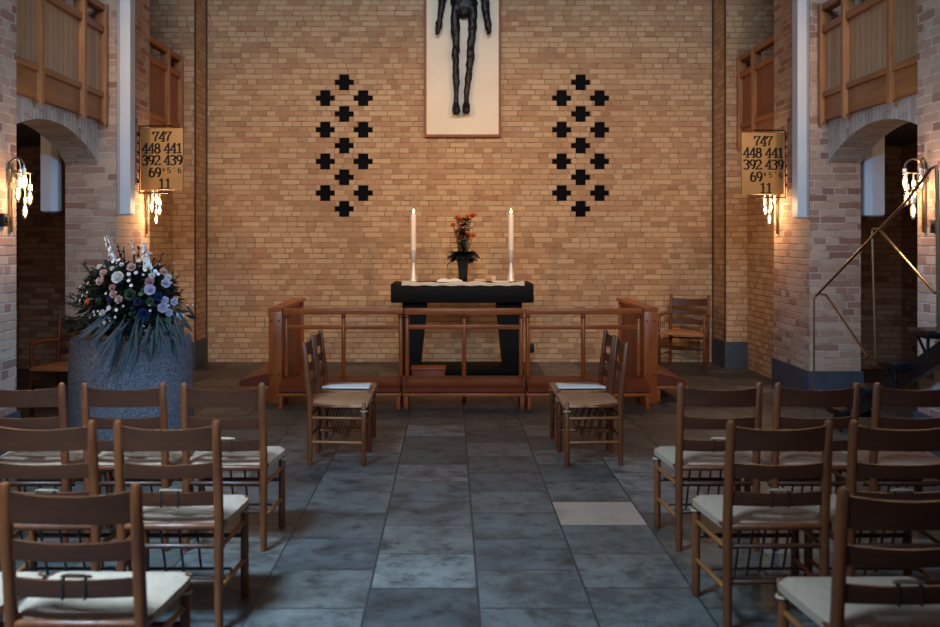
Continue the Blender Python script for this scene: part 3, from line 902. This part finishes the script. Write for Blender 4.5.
def seat_bm(hr, hf, yr, yf, z, th, puff, sag=0.0):
    b = BM(); n = 14
    def pt(i, j, top):
        u = 2 * i / n - 1; v = 2 * j / n - 1
        y = yr + (yf - yr) * (v + 1) / 2; hw = hr + (hf - hr) * (v + 1) / 2
        k = .94 + .06 * (1 - v ** 6)
        e = max(abs(u), abs(v))
        r = (1 - e ** 5)
        zz = z + (puff * r - sag * (1 - u * u) * (1 - v * v) - .012 * e ** 5) if top else z - th + .012 * e ** 5
        return (u * hw * k, y, zz)
    T = [[b.verts.new(pt(i, j, 1)) for j in range(n + 1)] for i in range(n + 1)]
    B = [[b.verts.new(pt(i, j, 0)) for j in range(n + 1)] for i in range(n + 1)]
    for i in range(n):
        for j in range(n):
            b.faces.new((T[i][j], T[i + 1][j], T[i + 1][j + 1], T[i][j + 1])); b.faces.new((B[i][j], B[i][j + 1], B[i + 1][j + 1], B[i + 1][j]))
    for i in range(n):
        b.faces.new((T[i][0], B[i][0], B[i + 1][0], T[i + 1][0])); b.faces.new((T[i][n], T[i + 1][n], B[i + 1][n], B[i][n]))
        b.faces.new((T[0][i], T[0][i + 1], B[0][i + 1], B[0][i])); b.faces.new((T[n][i], B[n][i], B[n][i + 1], T[n][i + 1]))
    return b

def make_chair(name, label, seat, arms=False, rear=.198, front=.222, H=.865):
    """faces +y"""
    t = thing(name, label, 'chair')
    yr, yf = -.19, .19
    yb = lambda z: yr - (0 if z < .45 else (z - .45) * .11)
    for s in (-1, 1):
        b = BM(); tube(b, [(s * rear, yr, 0), (s * rear, yr, .02), (s * rear, yr, .45), (s * rear, yb(.66), .66), (s * rear, yb(H - .012), H - .012), (s * rear, yb(H), H)], [.016, .018, .0205, .020, .018, .012], 12)
        obj('rear_post', b, M['chairwood'], t)
        ft = .66 if arms else .445
        b = BM(); rod(b, (s * front, yf, 0), (s * front, yf, ft), .0185, 12); obj('front_leg', b, M['chairwood'], t)
    for z0, z1, dip, bow in ((.745, .845, .014, .028), (.63, .695, .010, .024), (.515, .575, .006, .018)):
        sl = obj('back_slat', slat_bm(z0, z1, rear, yb, bow, dip, 0), M['slatwood'], t)
    if seat != 'weave' and not arms:
        y0 = yb(.55) - .018
        b = BM()
        for dx in (-.028, .04): box(b, dx - .003, dx + .003, y0 - .0095, y0 + .0095, .512, .577)
        hk = obj('strap', b, M['strap'], sl)
        b = BM(); tube(b, [(-.04, y0 + .012, .576), (-.02, y0 + .010, .579), (.03, y0 + .010, .578), (.055, y0 + .012, .575)], [.004, .007, .007, .004], 8); obj('cord_roll', b, M['twine'], sl)
    b = BM()
    for z in (.425,):
        for s in (-1, 1): rod(b, (s * rear, yr, z), (s * front, yf, z), .015)
        rod(b, (-rear, yr, z), (rear, yr, z), .015); rod(b, (-front, yf, z), (front, yf, z), .015)
    obj('seat_frame', b, M['chairwood'], t)
    for s in (-1, 1):
        for z in (.165, .335):
            b = BM(); rod(b, (s * rear, yr, z), (s * front, yf, z), .0105); obj('side_stretcher', b, M['rodwood'], t)
    b = BM(); rod(b, (-front, yf, .27), (front, yf, .27), .0105); obj('front_stretcher', b, M['slatwood'], t)
    for z in (.20, .345):
        b = BM(); rod(b, (-rear, yr, z), (rear, yr, z), .0105); obj('back_stretcher', b, M['slatwood'], t)
    if arms:
        for s in (-1, 1):
            b = BM(); tube(b, [(s * rear, yb(.63), .645), (s * (rear + .02), -.02, .66), (s * front, yf + .03, .655)], [.015, .02, .02], 8)
            obj('armrest', b, M['rodwood'], t)
    else:
        b = BM()
        for k, x in enumerate((-.13, -.065, 0, .065, .13)): tube(b, [(x, -.15 + .035 * k, .415), (x, -.06 + .035 * k, .17)], .0055, 6)
        tube(b, [(-.19, .05, .17), (.19, .05, .17)], .007, 6); tube(b, [(-.19, -.05, .30), (.19, -.05, .30)], .007, 6)
        tube(b, [(-.215, -.01, .165), (-.19, .05, .17)], .006, 6); tube(b, [(.215, -.01, .165), (.19, .05, .17)], .006, 6)
        tube(b, [(-.19, -.06, .17), (.19, -.06, .17)], .006, 6)
        obj('book_rack', b, M['slatwood'], t)
        for s in (-1, 1):
            b = BM(); ring = [(s * front + .021 * math.cos(2 * PI * k / 12), yf + .021 * math.sin(2 * PI * k / 12), .385) for k in range(13)]
            tube(b, ring, .006, 6); obj('coupling_ring', b, M['twine'], t)
    if seat == 'cushion':
        obj('seat', seat_bm(rear + .016, front + .026, yr + .012, yf + .028, .450, .052, .014), M['cushion'], t)
    else:
        obj('seat', seat_bm(rear + .008, front + .022, yr - .005, yf + .026, .448, .046, .014, .006), M['weave'], t)
    return t

row_chair = make_chair('ladderback_chair', 'tmp', 'cushion')
used = False
def place(px_mid, s_or_D, label, group, proto, D):
    pass
rows = {
    # centre X relative to the camera, D of the rear posts
    'left': [(4.86, [(-1.15, 'cream-seated wooden chair on the aisle end of the left front row'), (-1.655, 'wooden chair in front of the stone font, middle of the left front row'), (-2.165, 'wooden chair cut by the left picture edge in the left front row')]),
             (3.87, [(-1.14, 'cream-seated wooden chair on the aisle end of the left middle row'), (-1.642, 'wooden chair cut by the left picture edge in the left middle row')]),
             (2.89, [(-1.135, 'nearest wooden chair on the left, its whole back at the lower left corner'), (-1.64, 'wooden chair at the extreme lower left corner, almost out of the picture')])],
    'right': [(4.86, [(1.367, 'cream-seated wooden chair on the aisle end of the right front row'), (1.862, 'wooden chair in the middle of the right front row, below the right pillar'), (2.365, 'wooden chair cut by the right picture edge in the right front row')]),
              (3.87, [(1.325, 'cream-seated wooden chair on the aisle end of the right middle row'), (1.825, 'wooden chair cut by the right picture edge in the right middle row')]),
              (2.84, [(1.352, 'nearest wooden chair on the right, with its seat corner at the lower right')])],
}
jit = random.Random(3)
for side, rr in rows.items():
    for D, chairs in rr:
        for X, lab in chairs:
            loc = (CX + X, D + .19, 0); rz = math.radians(jit.uniform(-.8, .8))
            if not used:
                used = True
                row_chair.location = loc; row_chair.rotation_euler = (0, 0, rz); row_chair['label'] = lab; row_chair['group'] = 'congregation chairs on the %s' % side
            else:
                dup(row_chair, loc, rz, lab, 'congregation chairs on the %s' % side)
side_chair = make_chair('ladderback_chair', 'tan-seated wooden chair facing right, nearer of the left pair before the altar', 'weave')
side_chair['group'] = 'chairs facing each other before the altar'
Z1 = (CX - .795, 6.88, 0)
side_chair.location = Z1; side_chair.rotation_euler = (0, 0, -PI / 2)
G = 'chairs facing each other before the altar'
Z2 = (CX - .80, 7.395, 0); dup(side_chair, Z2, -PI / 2, 'wooden chair facing right with a white sheet on its seat, farther of the left pair', G)
Z3 = (CX + 1.01, 6.88, 0); dup(side_chair, Z3, PI / 2, 'tan-seated wooden chair facing left, nearer of the right pair before the altar', G)
Z4 = (CX + 1.01, 7.395, 0); dup(side_chair, Z4, PI / 2, 'wooden chair facing left with a white sheet on its seat, farther of the right pair', G)
for (x, y, _), s, lab in ((Z2, 1, 'folded white sheet on the seat of the far left side chair'), (Z4, -1, 'folded white sheet on the seat of the far right side chair')):
    b = BM(); prism(b, [(-.17, -.10), (.19, -.12), (.19, .05), (-.12, -.02)], 'Z', 0, .016)
    for v in b.verts: v.co.x *= s
    o = obj('folded_sheet', b, M['paper'], smooth=False); o.location = (x, y - .10, .462); tag(o, lab, 'paper', 'white sheets on the side chairs')
arm = make_chair('armchair', 'wooden armchair with woven seat against the back wall, right of the altar rail', 'weave', True, .235, .275, .89)
arm['group'] = 'armchairs by the walls'
arm.location = (2.787, 11.76, 0); arm.rotation_euler = (0, 0, PI - .48)
dup(arm, (-3.575, 8.66, 0), PI - .10, 'wooden armchair in the arch opening left of the stone font', 'armchairs by the walls')

# ------------------------------------------------------------------ font and flowers
FX, FY = CX - 2.615, 7.8
t = thing('stone_font', 'big round grey granite font carrying the flower arrangement', 'font', (FX, FY, 0))
b = BM(); lathe(b, [(.490, 0), (.494, .02), (.488, .4), (.476, .77), (.470, .792), (.455, .805), (.40, .805), (.36, .77)], 48); obj('stone_body', b, M['granite'], t)

t = thing('flower_arrangement', 'large arrangement of white, pink and lilac flowers on top of the stone font', 'flowers', (FX, FY, .806))
def fpt(cx_, cy_):
    px = 70 + cx_ / 6.6; py = 235 + cy_ / 6.6
    u = (px - 132) / 60; v = (py - 300) / 52
    e = max(0.05, 1 - u * u - v * v)
    D = 7.72 - .40 * math.sqrt(e)
    p = at(px, py, D); return Vector((p.x - FX, p.y - FY, p.z - .80)), Vector((u * .9, -max(.35, math.sqrt(e)), -v * .7 + .25))
fl_list = [(330, 300, 46, 'white'), (212, 230, 22, 'white'), (240, 270, 30, 'blush'), (218, 322, 32, 'blush'), (412, 235, 34, 'blush'), (295, 360, 26, 'pink'), (300, 402, 28, 'blush'),
           (525, 325, 32, 'pink'), (527, 375, 40, 'lilac'), (612, 262, 28, 'blush'), (640, 295, 26, 'white'), (625, 335, 34, 'lilac'), (620, 440, 28, 'lilac'), (605, 487, 36, 'lilac'),
           (645, 518, 28, 'lilac'), (676, 450, 28, 'lilac'), (708, 540, 34, 'white'), (335, 435, 30, 'blush'), (140, 450, 24, 'orange'), (530, 446, 26, 'green'), (405, 405, 42, 'green'),
           (490, 530, 44, 'blue'), (580, 420, 30, 'blue'), (600, 615, 40, 'blue'), (210, 440, 24, 'green'), (280, 430, 26, 'purple'), (450, 450, 30, 'purple'), (540, 285, 24, 'white'), (290, 240, 18, 'white'), (235, 520, 26, 'white'), (350, 215, 18, 'white')]
small_list = [(145, 602, 24, 'white'), (182, 606, 18, 'blush'), (215, 600, 18, 'white'), (245, 580, 15, 'white'), (275, 560, 14, 'white'), (272, 487, 17, 'lilac'), (560, 256, 15, 'white'), (330, 185, 15, 'white'), (455, 190, 16, 'white'), (85, 440, 12, 'white'), (100, 410, 11, 'white'), (80, 575, 16, 'blush'), (150, 545, 10, 'white'), (180, 530, 10, 'white'), (130, 390, 10, 'white'), (470, 400, 16, 'green'), (410, 345, 12, 'white'), (395, 275, 14, 'lilac'), (440, 265, 14, 'lilac'), (310, 545, 10, 'white'), (760, 470, 7, 'white'), (795, 468, 7, 'white'), (640, 560, 24, 'green'), (585, 570, 20, 'green'), (415, 120, 10, 'white'), (45, 680, 18, 'green')]
for x, y, r, c in fl_list:
    p, n = fpt(x, y); obj('rose' if c not in ('blue', 'purple', 'green') else 'blossom', rose(p + n.normalized() * .02, n, r / 6.6 / 122 * 1.12), M['flower_' + c], t)
for q in range(34):
    a = rnd.uniform(0, 2 * PI); e = rnd.uniform(.25, .98)
    small_list.append((409 + math.cos(a) * e * 380, 400 + math.sin(a) * e * 300, rnd.uniform(6, 13), rnd.choice(('white', 'white', 'blush', 'lilac', 'white'))))
for x, y, r, c in small_list:
    p, n = fpt(x, y); obj('blossom', blossom(p + n.normalized() * .02, n, r / 6.6 / 122 * 1.2), M['flower_' + c], t)
for (x0, y0, x1, y1, w) in ((292, 190, 285, 15, 17), (512, 240, 548, 60, 26), (425, 130, 432, 40, 10)):
    a, n = fpt(x0, y0); c, _ = fpt(x1, y1)
    c.y = a.y = min(a.y, -.05); b = BM()
    for k in range(40):
        f = k / 39; p = a.lerp(c, f); ang = k * 2.4 + rnd.uniform(-.8, .8); rr = rnd.uniform(.7, 1.15) * w / 6.6 / 122 * (1 - .45 * f)
        q = p + Vector((math.cos(ang) * rr * .7, math.sin(ang) * rr * .7, 0)); nn = Vector((math.cos(ang), math.sin(ang) - .4, .3))
        a1, a2 = perp(nn)
        for m_ in range(5):
            an = 2 * PI * m_ / 5; petal(b, q, a1 * math.cos(an) + a2 * math.sin(an), nn, rr * .85, rr * .4, rr * .3)
    sp = obj('flower_spire', b, M['flower_white'], t)
    b = BM(); tube(b, [(0, .05, .05), a, c], .006, 6); obj('stem', b, M['stemgreen'], sp)
def foliage(n, mat, Lr, W, inner, name, fn=None):
    b = BM()
    for k in range(n):
        th = rnd.uniform(0, 2 * PI); ph = math.asin(rnd.uniform(-.75, .98))
        dx, dy, dz = math.cos(th) * math.cos(ph), math.sin(th) * math.cos(ph), math.sin(ph)
        r = rnd.uniform(*inner)
        base = Vector((dx * .42 * r, -.06 + dy * .36 * r, .30 + dz * .34 * r))
        if base.z < .02 and base.xy.length < .5: base.z = .03
        d = Vector((dx + rnd.uniform(-.6, .6), dy + rnd.uniform(-.6, .6), dz + rnd.uniform(-.5, .6)))
        if base.z < .16: d.z = max(d.z, .35)
        leaf(b, base, d, (rnd.uniform(-.4, .4), -.4, 1), rnd.uniform(*Lr), W * rnd.uniform(.7, 1.3), .3)
    o = obj(name, b, mat, t); return o
foliage(1300, M['leaf'], (.05, .10), .017, (.5, .88), 'foliage')
foliage(500, M['leaf'], (.08, .13), .026, (.15, .6), 'foliage')
foliage(260, M['leaf_light'], (.035, .07), .012, (.78, .98), 'foliage')
foliage(120, M['leaf_blade'], (.05, .10), .014, (.7, .9), 'foliage')
b = BM()
blades = [((120, 325), (115, 380)), ((135, 325), (138, 374)), ((128, 320), (104, 362)), ((150, 325), (150, 366)), ((165, 322), (176, 360)), ((172, 318), (186, 352)), ((178, 315), (190, 335)), ((142, 318), (126, 384)), ((158, 320), (162, 356)), ((112, 322), (92, 348)), ((105, 320), (80, 340)), ((170, 325), (170, 345)), ((148, 330), (140, 352)), ((182, 312), (193, 325))]
for (a, c) in blades:
    for q in range(3):
        j = lambda v: v + rnd.uniform(-6, 6)
        pa = at(j(a[0]), j(a[1]), 7.27); pc = at(j(c[0]), j(c[1]) - rnd.uniform(0, 10), 7.20 + rnd.uniform(-.03, .03))
        pa = Vector((pa.x - FX, pa.y - FY, pa.z - .8)); pc = Vector((pc.x - FX, pc.y - FY, pc.z - .8))
        leaf(b, pa, pc - pa, (0, -1, .3), (pc - pa).length, .014, -.12)
obj('blade_leaf', b, M['leaf_blade'], t)
b = BM()
for k in range(130):
    a = rnd.uniform(1.15 * PI, 1.9 * PI); r = rnd.uniform(.34, .46)
    p = Vector((math.cos(a) * r, math.sin(a) * r - .05, rnd.uniform(.06, .18)))
    leaf(b, p, (math.cos(a), math.sin(a), rnd.uniform(-.25, .3)), (0, -.3, 1), rnd.uniform(.06, .12), .015, .2)
obj('foliage', b, M['leaf'], t)
b = BM()
for k in range(26):
    th = rnd.uniform(PI * .9, 2.1 * PI); ph = rnd.uniform(-.1, 1.4); d = Vector((math.cos(th) * math.cos(ph), math.sin(th) * math.cos(ph), math.sin(ph)))
    e = Vector((d.x * .5, -.06 + d.y * .42, .3 + d.z * .44)); tube(b, [(0, 0, .1), e], .004, 5)
    for q in range(9): leaf(b, Vector((0, 0, .1)).lerp(e, .55 + .05 * q), d + Vector((rnd.uniform(-1, 1), rnd.uniform(-1, 1), rnd.uniform(-.5, 1))), (0, 0, 1), .05, .012)
obj('sprig', b, M['leaf'], t)
b = BM(); lathe(b, [(.20, .006), (.24, .02), (.26, .10), (.25, .14), (.18, .14)], 24); obj('bowl', b, M['vase'], t)

# ------------------------------------------------------------------ stair
SX = CX + 3.16                        # nave edge of the stair
t = thing('pulpit_stair', 'black open steel stair with thin brass handrail by the near right pillar', 'stair', (SX, 7.0, 0))
sp = lambda px, py: (lambda D: Vector((0, D - 7.0, CZ - (py - 238) * D / F)))(3.16 * F / (px - 450))
treads = [(7.85, .20), (7.37, .455), (6.90, .712), (6.43, .985)]
for y, z in treads:
    b = BM(); box(b, -.0, .27, y - 7.0 - .14, y - 7.0 + .14, z - .055, z, .005); tr = obj('tread', b, M['steel'], t)
    b = BM(); tube(b, [(.05, y - 7.0 + .10, z - .05), (.05, y - 7.0 - .05, z - .19)], .011, 6); tube(b, [(.05, y - 7.0 - .05, z - .055), (.05, y - 7.0 - .05, z - .19)], .011, 6)
    obj('tread_bracket', b, M['steel'], tr)
b = BM(); prism(b, [(1.05, .0), (1.25, .0), (-.75, 1.07), (-1.1, 1.07)], 'X', .10, .145)
for v in b.verts: v.co.z -= .12 if v.co.z > .5 else 0
obj('stringer', b, M['steel'], t, smooth=False)
b = BM(); box(b, .08, .17, -.86, -.80, 0, .84, .004); obj('support_leg', b, M['steel'], t)
p1, p2, p3 = sp(814, 297), sp(872, 230), sp(937, 166)
b = BM(); a = sp(816, 296); m1 = sp(905, 203); m2 = sp(924, 178); m3 = sp(931, 168.5); m4 = sp(936, 166)
tube(b, [a, sp(860, 250), m1, m2, m3, m4, m4 + Vector((0, -.012, -.05))], .0105, 10); obj('handrail', b, M['brass'], t)
b = BM(); tube(b, [p1, Vector((0, p1.y, 0))], .009, 8); obj('post', b, M['brass'], t)
b = BM(); tube(b, [p2, Vector((0.012, p2.y - .03, .712))], .008, 8); obj('post', b, M['brass'], t)
b = BM(); tube(b, [m4 + Vector((0, -.012, -.03)), Vector((.012, m4.y - .012, .985))], .014, 8); obj('post', b, M['brass'], t)
b = BM(); tube(b, [sp(820, 294), sp(826, 295), sp(868, 357)], .0095, 8); obj('brace', b, M['brass'], t)
b = BM(); tube(b, [sp(873, 229), sp(879, 229), sp(935, 293)], .0095, 8); obj('brace', b, M['brass'], t)

# ------------------------------------------------------------------ light
W = bpy.data.worlds.new('world'); bpy.context.scene.world = W; W.use_nodes = True
W.node_tree.nodes['Background'].inputs['Color'].default_value = (.26, .36, .52, 1)
W.node_tree.nodes['Background'].inputs['Strength'].default_value = .12
def area(name, loc, target, sx, sy, e, col, spread=180):
    l = bpy.data.lights.new(name, 'AREA'); l.shape = 'RECTANGLE'; l.size = sx; l.size_y = sy; l.energy = e; l.color = col; l.spread = math.radians(spread)
    o = bpy.data.objects.new(name, l); C.objects.link(o); o.location = loc
    o.rotation_euler = (Vector(target) - Vector(loc)).to_track_quat('-Z', 'Y').to_euler()
area('daylight_window_high', (0, -3.0, 6.2), (0, 9.5, 4.6), 6.0, 2.4, 190, (.62, .79, 1.0), 72)
area('daylight_window_near', (-3.0, .8, 6.2), (-1.5, 3.5, 0), 1.6, 1.2, 190, (.38, .70, 1.0), 56)
for s in (-1, 1):
    area('side_window_daylight', (-s * 3.1, 2.6, 3.3), (s * 3.3, 6.9, 1.25), 1.0, 1.2, 20, (.26, .58, 1.0), 40)

for s in (-1, 1):
    l = bpy.data.lights.new('aisle_fill', 'POINT'); l.energy = 9; l.color = (1, .62, .34); l.shadow_soft_size = .1  # unseen point lights added to brighten the dark aisles
    o = bpy.data.objects.new('aisle_fill', l); C.objects.link(o); o.location = (s * 4.7, 7.6, 2.5)
def spot(name, loc, target, e, ang, col, blend=.9):
    l = bpy.data.lights.new(name, 'SPOT'); l.energy = e; l.spot_size = math.radians(ang); l.spot_blend = blend; l.color = col; l.shadow_soft_size = .12
    o = bpy.data.objects.new(name, l); C.objects.link(o); o.location = loc
    o.rotation_euler = (Vector(target) - Vector(loc)).to_track_quat('-Z', 'Y').to_euler()
spot('altar_spot', (0, 8.6, 7.2), (0, 10.9, .9), 480, 34, (1, .72, .42))
for s in (-1, 1):
    spot('gallery_spot', (s * 3.1, 5.6, 4.4), (-s * 1.2, YR, 2.1), 430, 46, (1, .57, .20))
    spot('gallery_spot', (s * 3.1, 5.6, 4.4), (s * 1.6, YR, 2.0), 310, 42, (1, .57, .20))

sc = bpy.context.scene
sc.view_settings.view_transform = 'Standard'; sc.view_settings.look = 'None'
sc.view_settings.gamma = 1; sc.view_settings.exposure = -0.10
sc.view_settings.use_curve_mapping = False
try:
    sc.cycles.use_denoising = True
    sc.cycles.max_bounces = 8
except Exception: pass
